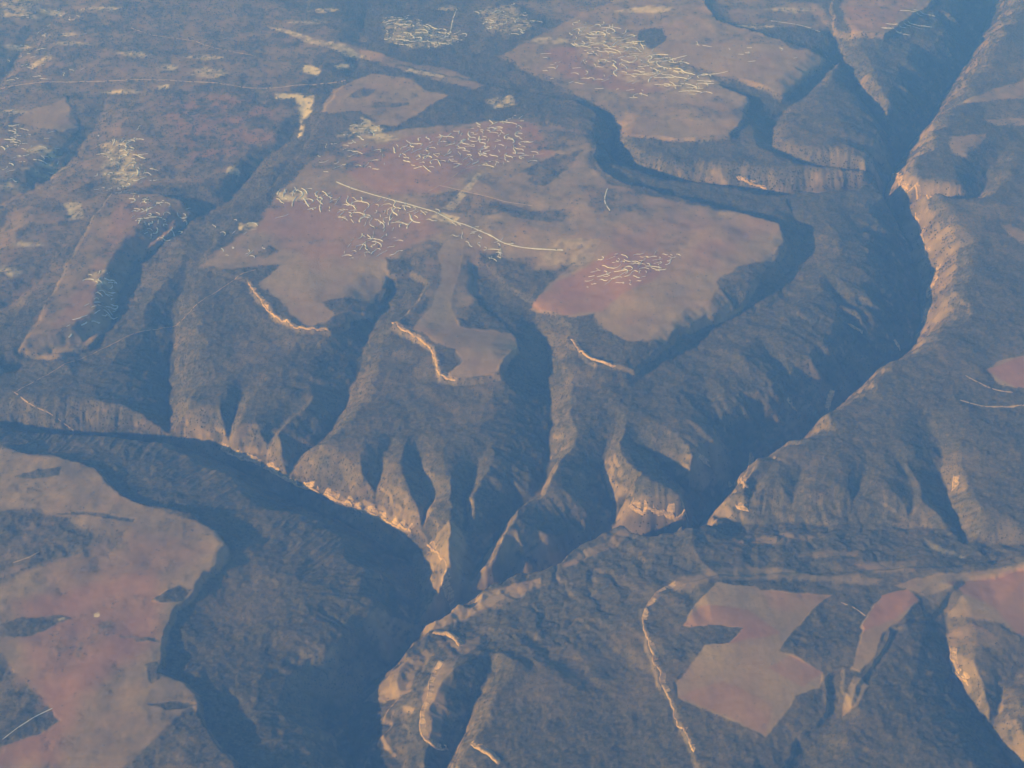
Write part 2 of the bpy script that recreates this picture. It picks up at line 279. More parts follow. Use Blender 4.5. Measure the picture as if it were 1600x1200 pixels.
# cover: dry grass, red soil, bare rock, pale soil (0..1 each; the rest is forest)
jx = GX + 45 * fbm(GX, GY, 260, 5, 21, .62); jy = GY + 60 * fbm(GX, GY, 260, 5, 22, .62)
cx_ = GX + 14 * fbm(GX, GY, 110, 3, 23); cy_ = GY + 18 * fbm(GX, GY, 110, 3, 24)
def patch(pts, soft=40, z=60.0, amount=1.0):
    P = ats(pts, z)
    if soft <= 14: return amount * sstep(soft, -soft, poly_field(cx_, cy_, P, 600))
    return amount * sstep(soft, -soft, poly_field(jx, jy, P, 600))
GRASS = [  # outline, softness, level, amount
 (PLATEAUS['west'][2], 30, 150, .8),
 ([(400,440),(435,405),(520,392),(602,398),(606,422),(580,468),(548,482),(505,502),(478,508),(452,490),(436,466)], 30, 130, .95),
 ([(645,511),(672,470),(688,425),(684,395),(700,372),(728,376),(722,400),(712,430),(705,464),(719,503),(800,508),(812,535),(793,562),(773,586),(712,590),(699,582),(726,564),(712,545),(682,537),(665,520)], 18, 130, 1),
 ([(828,466),(850,440),(900,400),(960,388),(1060,392),(1100,350),(1160,335),(1212,345),(1226,372),(1208,402),(1155,417),(1121,437),(1124,451),(1148,467),(1060,508),(1034,530),(990,535),(950,515),(925,490),(884,482)], 25, 130, .95),
 ([(310,402),(400,340),(440,285),(490,235),(560,205),(650,190),(740,185),(830,178),(925,212),(922,250),(950,285),(1040,312),(1160,335),(1060,395),(960,390),(850,415),(780,392),(700,375),(640,402),(520,395),(440,404),(350,412)], 60, 130, .86),
 ([(500,165),(520,130),(580,108),(640,115),(660,130),(700,140),(660,165),(620,188),(560,190)], 30, 110, .85),
 ([(600,85),(700,100),(760,130),(740,135),(660,118),(590,95)], 40, 60, .7),
 (PLATEAUS['north'][2], 60, 110, .75),
 ([(1060,64),(1208,67),(1293,81),(1222,142),(1150,120),(1085,95),(1040,80)], 30, 110, .95),
 ([(985,185),(1060,180),(1120,190),(1140,207),(1060,216),(980,206)], 30, 110, .9),
 ([(990,130),(1100,135),(1168,155),(1165,172),(1080,165),(1000,160)], 40, 110, .8),
 ([(1310,-5),(1340,-40),(1500,-60),(1455,0),(1420,28),(1380,54),(1330,50)], 40, 130, .8),
 ([(15,185),(50,165),(75,160),(105,147),(108,185),(122,190),(95,200),(60,195)], 20, 60, 1),
 ([(-60,200),(20,190),(70,215),(70,240),(60,270),(30,290),(-40,320)], 50, 60, .55),
 (PLATEAUS['ridge'][2], 50, 90, .6),
 ([(110,390),(60,480),(30,535),(90,540),(140,500),(170,450),(160,400)], 40, 90, .4),
 ([(190,190),(320,130),(470,150),(440,215),(370,260),(290,280),(180,290),(150,230)], 150, 60, .38),
 ([(300,110),(380,90),(400,125),(330,128)], 60, 0, .4),
 ([(410,35),(450,42),(480,58),(540,65),(620,90),(600,98),(540,80),(470,62)], 22, 20, .85),
 ([(-80,-10),(420,-10),(560,60),(480,130),(300,250),(150,320),(-80,420)], 400, 0, .42),
 ([(60,300),(150,290),(180,310),(110,390),(60,480),(0,470),(-40,420)], 120, 0, .4),
 ([(800,0),(1000,-20),(1280,0),(1300,40),(1050,30),(900,40)], 120, 60, .6),
 ([(640,400),(690,372),(750,380),(748,440),(725,490),(660,490),(672,440)], 60, 130, .6),
 # south-east fields
 ([(1120,903),(1180,905),(1190,912),(1265,920),(1250,945),(1220,985),(1165,975),(1068,970),(1090,935)], 14, 95, 1),
 ([(1100,1003),(1140,1000),(1200,1005),(1240,1020),(1285,1045),(1280,1070),(1245,1085),(1225,1115),(1195,1146),(1130,1115),(1060,1085),(1055,1062),(1080,1035)], 14, 95, 1),
 ([(1195,915),(1300,920),(1275,940),(1235,990),(1215,1015),(1140,1002),(1165,975),(1220,985)], 14, 95, .9),
 ([(1332,1040),(1338,985),(1355,955),(1380,920),(1420,912),(1440,930),(1410,960),(1380,985),(1368,1020),(1345,1045)], 14, 95, 1),
 ([(1320,1085),(1335,1050),(1360,1062),(1345,1090),(1318,1110)], 14, 95, .7),
 ([(1400,905),(1480,885),(1640,868),(1680,960),(1600,985),(1560,960),(1490,945),(1440,920)], 25, 95, .9),
 ([(1040,905),(1110,880),(1200,875),(1300,890),(1380,895),(1370,908),(1250,900),(1150,898),(1060,920)], 45, 40, .7),
 ([(1240,850),(1290,845),(1345,845),(1340,858),(1250,858)], 45, 20, .6),
 ([(1340,870),(1400,860),(1435,865),(1430,885),(1370,885)], 45, 30, .65),
 # strip at the meeting of the gorges
 ([(652,945),(690,940),(843,903),(845,912),(790,935),(730,962),(665,982)], 14, -195, .95),
 ([(564,1066),(630,1025),(676,1010),(680,1025),(650,1050),(640,1085),(600,1080)], 14, -195, .75),
 ([(665,850),(680,838),(710,825),(732,850),(718,890),(710,925),(680,940),(675,910),(690,890),(680,868)], 18, -170, .75),
 ([(680,990),(720,985),(755,980),(765,990),(735,1015),(715,1035),(700,1085),(680,1165),(660,1150),(655,1120),(672,1060),(700,1020)], 18, -90, .7),
 # right bank
 ([(1428,345),(1450,325),(1475,345),(1500,380),(1495,410),(1485,440),(1450,480),(1460,410)], 25, -120, .5),
 ([(1500,155),(1600,125),(1640,120),(1640,150),(1560,155),(1480,165)], 50, 0, .8),
 ([(1485,215),(1540,210),(1535,225),(1505,248),(1485,235)], 25, 0, .6),
 ([(1540,580),(1560,565),(1600,555),(1650,550),(1650,600),(1590,606),(1560,600)], 14, 0, .9),
 ([(1540,185),(1640,180),(1640,195),(1560,195)], 30, 0, .6),
 ([(1130,830),(1230,822),(1300,828),(1250,838),(1150,842)], 60, -60, .4),
 ([(960,845),(1000,820),(1010,826),(960,862),(900,885),(880,890),(905,870)], 24, -240, .7),
 ([(760,935),(835,915),(850,918),(800,945),(740,960)], 20, -250, .5),
 ([(1565,350),(1580,348),(1640,385),(1640,400),(1590,375)], 14, 0, .6),
 ([(1480,980),(1520,970),(1560,1000),(1575,1020),(1540,1010),(1490,1000)], 20, 0, .4),
]
WOODS = [  # forest patches standing in the grass
 ([(-40,795),(40,790),(110,805),(150,835),(125,862),(60,882),(-40,930)], 40, 150, .8),
 ([(170,1215),(230,1160),(300,1095),(322,1118),(350,1165),(380,1220)], 30, 150, .95),
 ([(-40,1010),(0,1020),(78,1097),(92,1118),(60,1140),(-40,1175)], 25, 150, .9),
 ([(-40,985),(30,962),(90,955),(110,962),(60,985),(0,995)], 15, 150, .9),
 ([(236,932),(277,908),(297,915),(283,932),(255,936)], 10, 150, .9),
 ([(178,988),(205,986),(250,994),(250,998),(210,996)], 8, 150, .8),
 ([(20,738),(60,728),(95,726),(90,738),(50,742)], 10, 150, .8),
 ([(80,796),(150,797),(210,806),(208,810),(140,802)], 6, 150, .8),
 ([(225,1035),(245,1030),(252,1055),(235,1065)], 10, 150, .8),
 ([(230,1095),(290,1090),(310,1095),(262,1104)], 8, 150, .8),
 ([(660,305),(740,300),(830,330),(895,325),(880,345),(790,335),(700,330)], 25, 130, .55),
 ([(820,195),(900,165),(935,195),(870,235),(830,215)], 60, 130, .45),
 ([(860,270),(890,245),(870,240),(810,268),(840,275)], 20, 130, .6),
 ([(900,290),(1000,300),(1020,330),(930,330)], 80, 130, .5),
 ([(510,170),(560,165),(585,180),(560,190),(520,180)], 15, 110, .9),
 ([(580,150),(640,152),(640,157),(585,160)], 10, 110, .6),
 ([(540,145),(560,130),(590,130),(570,145)], 10, 110, .6),
 ([(660,120),(740,135),(760,150),(670,135)], 20, 110, .7),
 ([(1000,40),(1035,38),(1042,58),(1020,70),(995,62)], 14, 110, 1),
 ([(1020,75),(1060,90),(1100,105),(1220,145),(1200,150),(1120,120),(1050,100)], 20, 110, .7),
 ([(1210,55),(1300,65),(1300,78),(1240,75)], 14, 110, .8),
 ([(622,382),(676,372),(682,395),(684,430),(664,440),(625,420)], 45, 130, .4),
 ([(760,390),(840,395),(830,420),(790,440),(750,430)], 30, 130, .6),
 ([(835,420),(880,370),(940,375),(925,405),(870,425)], 6, 130, .25),
 ([(880,490),(930,480),(935,520),(960,535),(930,560),(895,550)], 30, 130, .8),
  ([(560,560),(100,100),(100,101)], 5, 0, 0),
 ([(1236,985),(1290,935),(1330,950),(1350,975),(1335,1035),(1290,1035),(1220,1012)], 12, 95, 1),
 ([(1440,925),(1500,905),(1510,915),(1480,950),(1450,945)], 14, 95, .5),
 ([(820,282),(870,247),(915,232),(895,256),(850,288)], 25, 130, .65),
 ([(755,322),(830,330),(880,335),(860,347),(800,338)], 18, 130, .7),
 ([(780,200),(850,165),(905,160),(880,176),(825,200)], 50, 130, .55),
 ([(830,232),(900,206),(938,216),(880,236)], 50, 130, .45),
 ([(720,288),(760,268),(840,258),(800,275),(740,292)], 40, 130, .35),
 ([(500,472),(555,460),(595,466),(560,480),(520,492)], 16, 130, .85),
 ([(398,388),(420,372),(434,380),(412,394)], 18, 130, .7),
 ([(655,306),(720,298),(745,306),(720,316),(670,316)], 14, 130, .5),
 ([(480,215),(600,225),(610,250),(540,262),(480,250)], 90, 130, .5),
]
RED = [
 ([(560,225),(640,205),(780,185),(830,185),(870,240),(740,262),(690,300),(600,300),(540,260)], 80, 130, .6),
 ([(420,300),(520,285),(660,330),(690,360),(600,400),(480,395),(400,350)], 120, 130, .5),
 ([(828,462),(870,430),(960,392),(1060,396),(1020,440),(970,455),(940,478),(884,482)], 40, 130, .8),
 ([(940,360),(1100,335),(1200,345),(1120,420),(1000,440)], 150, 130, .35),
 ([(850,70),(960,60),(1060,130),(1000,140),(880,115)], 60, 110, .6),
 ([(20,940),(250,880),(250,1000),(130,1090),(90,1200),(-40,1200),(60,1100)], 150, 115, .7),
 ([(60,880),(200,830),(330,850),(250,930),(60,960)], 120, 115, .3),
 ([(1195,915),(1300,920),(1262,955),(1205,950)], 10, 75, .25),
 ([(1100,1003),(1170,1000),(1120,1050),(1062,1060)], 8, 75, .0),
 ([(1060,1085),(1130,1060),(1210,1100),(1195,1146),(1130,1115)], 8, 75, .4),
 ([(230,150),(420,150),(440,215),(300,260)], 200, 0, .5),
 ([(1068,970),(1095,940),(1170,945),(1220,985),(1140,1002)], 10, 95, .65),
 ([(1200,1040),(1245,1015),(1285,1045),(1255,1070)], 12, 95, .6),
 ([(1340,985),(1380,920),(1420,912),(1440,930),(1400,960)], 14, 95, .8),
 ([(1480,900),(1640,870),(1680,960),(1600,985),(1560,940)], 25, 95, .75),
 ([(1540,580),(1600,556),(1650,560),(1650,600),(1590,606)], 14, 0, .8),
 ([(150,400),(170,420),(130,500),(70,520)], 60, 90, .35),
 ([(185,310),(290,325),(210,390),(150,400)], 40, 90, .35),
 ([(1320,0),(1440,-10),(1380,50),(1330,48)], 40, 130, .4),
]
PALE = [
 ([(428,292),(478,288),(478,300),(440,307)], 30, 120, .75),
 ([(372,340),(402,337),(396,348),(370,349)], 18, 120, .6),
 ([(562,175),(576,180),(604,204),(622,212),(590,216),(572,200)], 30, 110, .65),
 ([(690,325),(700,318),(735,285),(745,268),(752,270),(740,292),(708,328)], 12, 120, .35),
 ([(760,150),(800,145),(805,160),(770,165)], 40, 80, .4),
 ([(355,255),(375,250),(372,262),(352,264)], 14, 60, .4),
 ([(160,215),(195,210),(210,245),(225,270),(190,290),(160,270)], 90, 60, .45),
 ([(100,310),(125,310),(128,335),(108,338)], 40, 60, .6),
 ([(462,140),(490,142),(485,165),(470,185)], 40, 60, .8),
 ([(470,185),(478,187),(470,205),(464,205)], 20, 60, .7),
 ([(430,140),(465,141),(465,146),(428,148)], 20, 60, .7),
 ([(473,98),(492,97),(500,105),(495,110),(475,106)], 30, 60, .9),
 ([(600,15),(630,20),(720,48),(690,62),(640,66),(600,55)], 110, 110, .30),
 ([(745,5),(800,0),(835,35),(800,45),(760,40)], 110, 110, .30),
 ([(900,25),(1000,60),(1110,120),(1080,145),(980,120),(900,80)], 130, 110, .22),
 ([(675,338),(690,330),(718,338),(705,348)], 20, 130, .7),
 ([(140,420),(165,415),(170,440),(155,445)], 40, 90, .5),
 ([(555,185),(600,195),(580,210),(530,205)], 60, 110, .4),
 ([(840,405),(875,370),(940,375),(920,408)], 8, 130, .14),
 ([(40,100),(75,85),(80,92),(50,102)], 40, 0, .5),
 ([(0,20),(40,25),(80,5),(60,-5),(0,-5)], 120, 0, .25),
 ([(245,135),(265,133),(262,140),(246,141)], 20, 0, .7),
 ([(520,100),(545,97),(555,101),(530,106)], 20, 0, .6),
 ([(418,37),(450,44),(490,58),(540,68),(570,82),(560,88),(520,76),(470,60)], 25, 20, .5),
 ([(640,106),(700,118),(690,122),(630,112)], 25, 20, .5),
 ([(1448,826),(1480,846),(1515,852),(1505,862),(1475,856)], 24, 0, .2),
 ([(88,962),(99,958),(100,965),(90,966)], 6, 150, .7),
 ([(144,952),(153,948),(154,957),(146,958)], 5, 150, .9),
]
for qx, qy, qw, qh in ((30,22,40,5),(75,14,30,4),(22,66,26,4),(98,52,22,4),(160,12,40,4),(205,82,22,5),(222,84,16,4),(112,66,30,3),(262,104,18,5),(318,88,34,5),(325,112,30,9),
                       (190,140,34,4),(20,172,30,4),(70,232,30,7),(82,248,26,4),(60,260,24,4),(14,285,22,5),(40,378,30,4),(12,420,20,8),(505,12,26,4),(480,30,30,3),(700,10,18,5),(860,62,40,5),(1010,18,50,5),(1180,40,46,4),(1235,12,40,4)):
    PALE.append(([(qx - qw, qy), (qx - qw * .3, qy - qh), (qx + qw * .7, qy - qh * .6), (qx + qw, qy + qh * .2), (qx + qw * .2, qy + qh)], 60, 40, .42))
def union(lst):
    a = np.zeros(GX.shape)
    for pts, soft, z, am in lst:
        if am > 0: a = np.maximum(a, patch(pts, soft, z, am))
    return a
nse = fbm(GX, GY, 900, 4, 31); nse2 = fbm(GX, GY, 260, 4, 32); nse3 = fbm(GX, GY, 90, 3, 33)
grass = union(GRASS)
woods = union(WOODS)
grass = grass * (1 - woods)
# scrub breaks up half-open ground; a little dry grass opens the forest
grass = np.clip(grass + (grass > 0.02) * (grass < 0.9) * (0.5 * nse2 + 0.35 * nse3) * 0.9, 0, 1)
grass = np.maximum(grass, 0.22 * sstep(0.05, 0.5, nse + 0.5 * nse2))
red = np.clip(union(RED) + 0.3 * nse2, 0, 1) * sstep(0.2, 0.6, grass)
pale = np.clip(union(PALE) * (1 + 1.6 * nse3), 0, 1)
GZ, GWALL, GTOP, GCUT = terrain(GX, GY, np.clip(grass * 1.3, 0, 1))
# rock where the ground is steep
Z2 = GZ.reshape(nr, nc); X2 = GX.reshape(nr, nc)
dzx = np.gradient(Z2, axis=1) / np.maximum(np.gradient(X2, axis=1), 1)
dzy = np.gradient(Z2, axis=0) / np.gradient(ys)[:, None] - dzx * (np.gradient(X2, axis=0) / np.gradient(ys)[:, None])
slope = np.hypot(dzx, dzy).ravel()
lay = np.clip(0.5 + 1.6 * fbm(GX, GY, 480, 3, 45), 0, 1)
rock = 0.14 * sstep(0.5, 0.9, slope + 0.4 * nse2 + 0.3 * nse3) + (0.08 + 0.5 * lay) * sstep(1.05, 1.7, slope + 0.7 * nse2 + 0.4 * nse3)
gorge = sstep(-110, -340, GCUT)  # mask for painted dimming: forest colour darkens as the gorge deepens
grass = np.clip(grass * (1 - 0.6 * rock), 0, 1)

# ------------------------------------------------------------------ materials
def material(name):
    m = bpy.data.materials.new(name); m.use_nodes = True
    n = m.node_tree; n.nodes.clear()
    out = n.nodes.new('ShaderNodeOutputMaterial'); b = n.nodes.new('ShaderNodeBsdfPrincipled')
    b.inputs['Roughness'].default_value = 0.95
    b.inputs['Specular IOR Level'].default_value = 0.1
    n.links.new(b.outputs[0], out.inputs['Surface'])
    return m, n, b
def mixc(n, fac, a, b):
    k = n.nodes.new('ShaderNodeMix'); k.data_type = 'RGBA'
    for s, v in ((k.inputs[0], fac), (k.inputs[6], a), (k.inputs[7], b)):
        if isinstance(v, (tuple, list)): s.default_value = (*v, 1)
        elif isinstance(v, (int, float)): s.default_value = v
        else: n.links.new(v, s)
    return k.outputs[2]
def noise(n, scale, detail=4, rough=0.6):
    g = n.nodes.new('ShaderNodeNewGeometry')
    t = n.nodes.new('ShaderNodeTexNoise'); t.inputs['Scale'].default_value = scale
    t.inputs['Detail'].default_value = detail; t.inputs['Roughness'].default_value = rough
    n.links.new(g.outputs['Position'], t.inputs['Vector'])
    return t.outputs[0]
def ramp(n, v, a, b):
    m = n.nodes.new('ShaderNodeMapRange'); m.inputs['From Min'].default_value = a; m.inputs['From Max'].default_value = b
    n.links.new(v, m.inputs['Value']); return m.outputs[0]

gm, n, b = material('ground')
att = n.nodes.new('ShaderNodeVertexColor'); att.layer_name = 'cover'
sep = n.nodes.new('ShaderNodeSeparateColor'); n.links.new(att.outputs['Color'], sep.inputs[0])
big, mid, fine = noise(n, 0.0012), noise(n, 0.006), noise(n, 0.03)
forest = mixc(n, ramp(n, noise(n, 0.0022, 6, .7), .35, .65), (0.040, 0.042, 0.036), (0.102, 0.095, 0.076))
forest = mixc(n, ramp(n, mid, .38, .62), forest, (0.078, 0.070, 0.055))
forest = mixc(n, ramp(n, noise(n, 0.018, 5, .75), .46, .58), forest, mixc(n, .6, forest, (0.022, 0.026, 0.020)))
forest = mixc(n, ramp(n, fine, .48, .72), forest, (0.112, 0.100, 0.079))
dry = mixc(n, ramp(n, big, .35, .65), (0.225, 0.16, 0.112), (0.295, 0.222, 0.152))
st = n.nodes.new('ShaderNodeNewGeometry'); mp = n.nodes.new('ShaderNodeMapping'); mp.inputs['Rotation'].default_value = (0, 0, R(-35)); mp.inputs['Scale'].default_value = (1, 0.22, 1)
n.links.new(st.outputs['Position'], mp.inputs['Vector'])
sn = n.nodes.new('ShaderNodeTexNoise'); sn.inputs['Scale'].default_value = 0.007; sn.inputs['Detail'].default_value = 7; sn.inputs['Roughness'].default_value = .7
n.links.new(mp.outputs[0], sn.inputs['Vector'])
dry = mixc(n, ramp(n, sn.outputs[0], .48, .85), dry, (0.15, 0.112, 0.076))
dry = mixc(n, ramp(n, fine, .5, .8), dry, (0.17, 0.125, 0.082))
soil = mixc(n, ramp(n, mid, .3, .7), (0.215, 0.105, 0.082), (0.28, 0.150, 0.115))
stone = mixc(n, ramp(n, mid, .3, .7), (0.17, 0.125, 0.095), (0.33, 0.24, 0.17))
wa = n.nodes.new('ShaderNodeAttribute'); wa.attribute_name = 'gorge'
forest = mixc(n, wa.outputs['Fac'], forest, mixc(n, ramp(n, mid, .35, .65), (0.024, 0.026, 0.020), (0.050, 0.045, 0.034)))  # darker forest colour put in to tame the brightness of sun-facing gorge walls
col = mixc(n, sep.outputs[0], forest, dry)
col = mixc(n, sep.outputs[1], col, soil)
col = mixc(n, sep.outputs[2], col, stone)
col = mixc(n, att.outputs['Alpha'], col, (0.55, 0.47, 0.38))
n.links.new(col, b.inputs['Base Color'])

# ------------------------------------------------------------------ split the sheet into named pieces of land
def sheet(name, faces, label, cat=None, kind='structure', group=None):
    used, inv = np.unique(faces.ravel(), return_inverse=True)
    me = bpy.data.meshes.new(name)
    me.vertices.add(len(used)); me.loops.add(faces.size); me.polygons.add(len(faces))
    co = np.empty((len(used), 3), np.float32); co[:, 0] = GX[used]; co[:, 1] = GY[used]; co[:, 2] = GZ[used]
    me.vertices.foreach_set('co', co.ravel())
    me.loops.foreach_set('vertex_index', inv.astype(np.int32).ravel())
    me.polygons.foreach_set('loop_start', np.arange(0, faces.size, 4, dtype=np.int32))
    me.update(calc_edges=True)
    ca = me.color_attributes.new('cover', 'FLOAT_COLOR', 'POINT')
    cv = np.stack([grass[used], red[used], rock[used], pale[used]], 1).astype(np.float32)
    ca.data.foreach_set('color', cv.ravel())
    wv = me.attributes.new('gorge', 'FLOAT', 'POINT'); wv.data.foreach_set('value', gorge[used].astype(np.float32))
    me.materials.append(gm)
    o = bpy.data.objects.new(name, me); C.objects.link(o)
    o['kind'] = kind; o['label'] = label
    if cat: o['category'] = cat
    if group: o['group'] = group
    return o
idx = np.arange(nr * nc).reshape(nr, nc)
quads = np.stack([idx[:-1, :-1], idx[:-1, 1:], idx[1:, 1:], idx[1:, :-1]], -1).reshape(-1, 4)
P_ = PLATEAUS
LAND = [  # name, label, outline, level, only where (None, 'rock')
 ('field', 'tan and pink bare field with straight edges, northern half of the pair in the south-east', GRASS[23][0], 95, None),
 ('field', 'large pale pink field with a pointed lower corner, beside the dark wood', GRASS[24][0], 95, None),
 ('field', 'greyish tan field between the dark wood and the pink field', GRASS[25][0], 95, None),
 ('field', 'narrow dark red field curving down beside the wooded spur', GRASS[26][0], 95, None),
 ('field', 'wide reddish open ground at the right edge above the dry ravine', GRASS[28][0], 95, None),
 ('field', 'small red field above the pale track at the right edge', GRASS[39][0], 0, None),
 ('field', 'bright tan meadow near the far left valley', GRASS[12][0], 60, None),
 ('cliff', 'orange rock face lining the right rim of the main gorge', [(1120,740),(1280,600),(1400,500),(1430,400),(1400,300),(1480,300),(1520,400),(1480,500),(1350,620),(1180,760)], -200, 'rock'),
 ('cliff', 'fluted orange rock face above the dark western gorge', [(250,560),(420,620),(560,690),(700,740),(700,860),(560,830),(380,740),(250,690)], -200, 'rock'),
 ('cliff', 'bright orange headland where the side canyon meets the main gorge', [(1380,200),(1460,240),(1540,290),(1540,330),(1420,330),(1370,290)], -200, 'rock'),
 ('cliff', 'ribbed rock wall below the northern flat beside the curved side canyon', [(960,190),(1200,210),(1320,250),(1340,310),(1150,320),(960,270)], -100, 'rock'),
 ('cliff', 'orange cliff at the foot of the spur between two shaded ravines', [(930,720),(1010,700),(1100,760),(1100,830),(960,830)], -200, 'rock'),
 ('plateau', 'red-brown open flat at the lower left above the dark gorge slope', P_['west'][2], 150, None),
 ('plateau', 'wide reddish central flat with three tongues reaching towards the gorges', P_['central'][2], 130, None),
 ('plateau', 'narrow pink ridge top scattered with white marks on the left', P_['ridge'][2], 90, None),
 ('plateau', 'far pinkish flat with pale tangled marks behind the curved side canyon', P_['north'][2], 110, None),
 ('plateau', 'striped tan flat at the top right left of the main gorge', P_['northeast'][2], 130, None),
]
FX, FY = jx[quads].mean(1), jy[quads].mean(1)
FR = rock[quads].mean(1)
owner = np.full(len(quads), -1, np.int32)
for i, (nm, lab, pts, z, cond) in enumerate(LAND):
    free = owner < 0
    P = ats(pts, z)
    m = free & (FX > P[:, 0].min()) & (FX < P[:, 0].max()) & (FY > P[:, 1].min()) & (FY < P[:, 1].max())
    if cond: m &= FR > 0.3
    k = np.nonzero(m)[0]
    k = k[poly_sd(FX[k], FY[k], P) < 0]
    owner[k] = i
sheet('terrain', quads[owner < 0], 'forested canyon country of shaded gorges, spurs and benches')
for i, (nm, lab, pts, z, cond) in enumerate(LAND):
    if (owner == i).any(): sheet(nm, quads[owner == i], lab)

# ------------------------------------------------------------------ forest: low crowns of tree groups over the wooded ground
def plain(name, rgb, rgb2=None, scale=0.02):
    m, n, b = material(name)
    if rgb2: n.links.new(mixc(n, ramp(n, noise(n, scale), .35, .65), rgb, rgb2), b.inputs['Base Color'])
    else: b.inputs['Base Color'].default_value = (*rgb, 1)
    return m
fm, n, b = material('forest')
n.links.new(mixc(n, ramp(n, noise(n, 0.03), .35, .7), mixc(n, ramp(n, noise(n, 0.004), .35, .65), (0.020, 0.024, 0.019), (0.044, 0.044, 0.034)), (0.070, 0.064, 0.050)), b.inputs['Base Color'])
Zr = GZ.reshape(nr, nc)
gorge_dim_m = plain('gorge_forest_dimmed', (0.024, 0.026, 0.020), (0.050, 0.045, 0.034), 0.01)  # crowns in the gorges get the same dimming in their base colour
def ground(x, y):
    """height of the ground sheet (between its corners) at points"""
    hw = np.tan(R(HFOV / 2)) * (np.maximum(y, 3000) * CP + CAM_H * SP)
    # the sheet's rows are straight between rows, so read the two rows apart
    j = np.clip(np.searchsorted(ys, y) - 1, 0, nr - 2); v = (y - ys[j]) / (ys[j + 1] - ys[j])
    u = x / hw
    i = np.clip(np.searchsorted(us, u) - 1, 0, nc - 2); t = (u - us[i]) / (us[i + 1] - us[i])
    return (Zr[j, i] * (1 - t) + Zr[j, i + 1] * t) * (1 - v) + (Zr[j + 1, i] * (1 - t) + Zr[j + 1, i + 1] * t) * v, j, i
NT = 165000
# evenly over the ground in view and a margin round it
yy = np.sqrt(RNG.uniform(7200.0 ** 2, 27500.0 ** 2, NT * 3)); yy = yy
keep = RNG.random(len(yy)) < (7200.0 / yy) ** 0.9
yy = yy[keep]
xx = RNG.uniform(-1.12, 1.12, len(yy)) * np.tan(R(HFOV / 2)) * (yy * CP + CAM_H * SP)
zz, jj, ii = ground(xx, yy)
open_ = np.maximum(np.maximum(grass, rock * 1.2), pale).reshape(nr, nc)[jj, ii]
wd = woods.reshape(nr, nc)[jj, ii]
k = RNG.random(len(xx)) < np.maximum(np.clip(1.05 - 1.4 * open_, 0, 1), 0.4 * sstep(0.35, 0.8, fbm(xx, yy, 420, 4, 61)) * (open_ < 0.95) + 0.02)
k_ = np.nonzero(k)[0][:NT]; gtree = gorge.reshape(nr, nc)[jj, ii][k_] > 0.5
xx, yy, zz, wd = xx[k][:NT], yy[k][:NT], zz[k][:NT], wd[k][:NT]
def crowns(name, sel, label, **props):
    x, y, z = xx[sel], yy[sel], zz[sel]; n_ = len(x)
    far = np.clip(y / 12000.0, .8, 2.2)
    r = RNG.uniform(6, 13, n_) * far; h = RNG.uniform(6, 13, n_) * far ** 0.5
    K = 5
    a = RNG.uniform(0, 6.28, n_)[:, None] + np.arange(K)[None] * 2 * np.pi / K
    rr = r[:, None] * RNG.uniform(.7, 1.25, (n_, K))
    V = np.empty((n_, K + 1, 3), np.float32)
    V[:, :K, 0] = x[:, None] + np.cos(a) * rr; V[:, :K, 1] = y[:, None] + np.sin(a) * rr
    V[:, :K, 2] = z[:, None] - 3 - 0.25 * r[:, None]
    V[:, K, 0] = x + r * RNG.uniform(-.3, .3, n_); V[:, K, 1] = y + r * RNG.uniform(-.3, .3, n_); V[:, K, 2] = z + h
    base = np.arange(n_)[:, None, None] * (K + 1)
    tri = np.array([(q, (q + 1) % K, K) for q in range(K)])[None] + base
    tri = tri.reshape(-1, 3).astype(np.int32)
    me = bpy.data.meshes.new(name)
    me.vertices.add(n_ * (K + 1)); me.loops.add(tri.size); me.polygons.add(len(tri))
    me.vertices.foreach_set('co', V.ravel()); me.loops.foreach_set('vertex_index', tri.ravel())
    me.polygons.foreach_set('loop_start', np.arange(0, tri.size, 3, dtype=np.int32)); me.update(calc_edges=True)
    me.materials.append(props.get('mat', fm))
    o = bpy.data.objects.new(name, me); C.objects.link(o)
    o['kind'] = 'stuff'; o['label'] = label
    return o
ingrove = np.zeros(len(xx), bool)
GROVES = {0: 'dark wood along the far side of the lower left flat', 1: 'broad dark wood at the bottom end of the lower left flat', 2: 'dark wood at the lower left corner with a pale gully in it',
          4: 'small oval wood near the rim of the lower left flat', 18: 'square dark wood between the far pale marks and the open flat', 21: 'dark wood at the heads of the ravines in the central flat', 22: 'scrubby wood beside the grey rectangular paddock',
          24: 'wood on the rim bench left of the open tongue of the central flat', 26: 'dark wood filling the gap between the pink fields and the red field'}
for gi, lab in GROVES.items():
    if gi >= len(WOODS): continue
    P = ats(WOODS[gi][0], WOODS[gi][2])
    sel = ~ingrove & (poly_field(xx, yy, P, 300) < 0) & (wd > 0.3)
    if sel.sum() > 8:
        crowns('grove', sel, lab); ingrove |= sel
gg = gtree
crowns('forest', ~ingrove & ~gg, 'grey-brown open forest covering the benches and uplands')
crowns('forest', ~ingrove & gg, 'forest covering the gorge slopes, coloured darker to dim the sunlit walls', mat=gorge_dim_m)

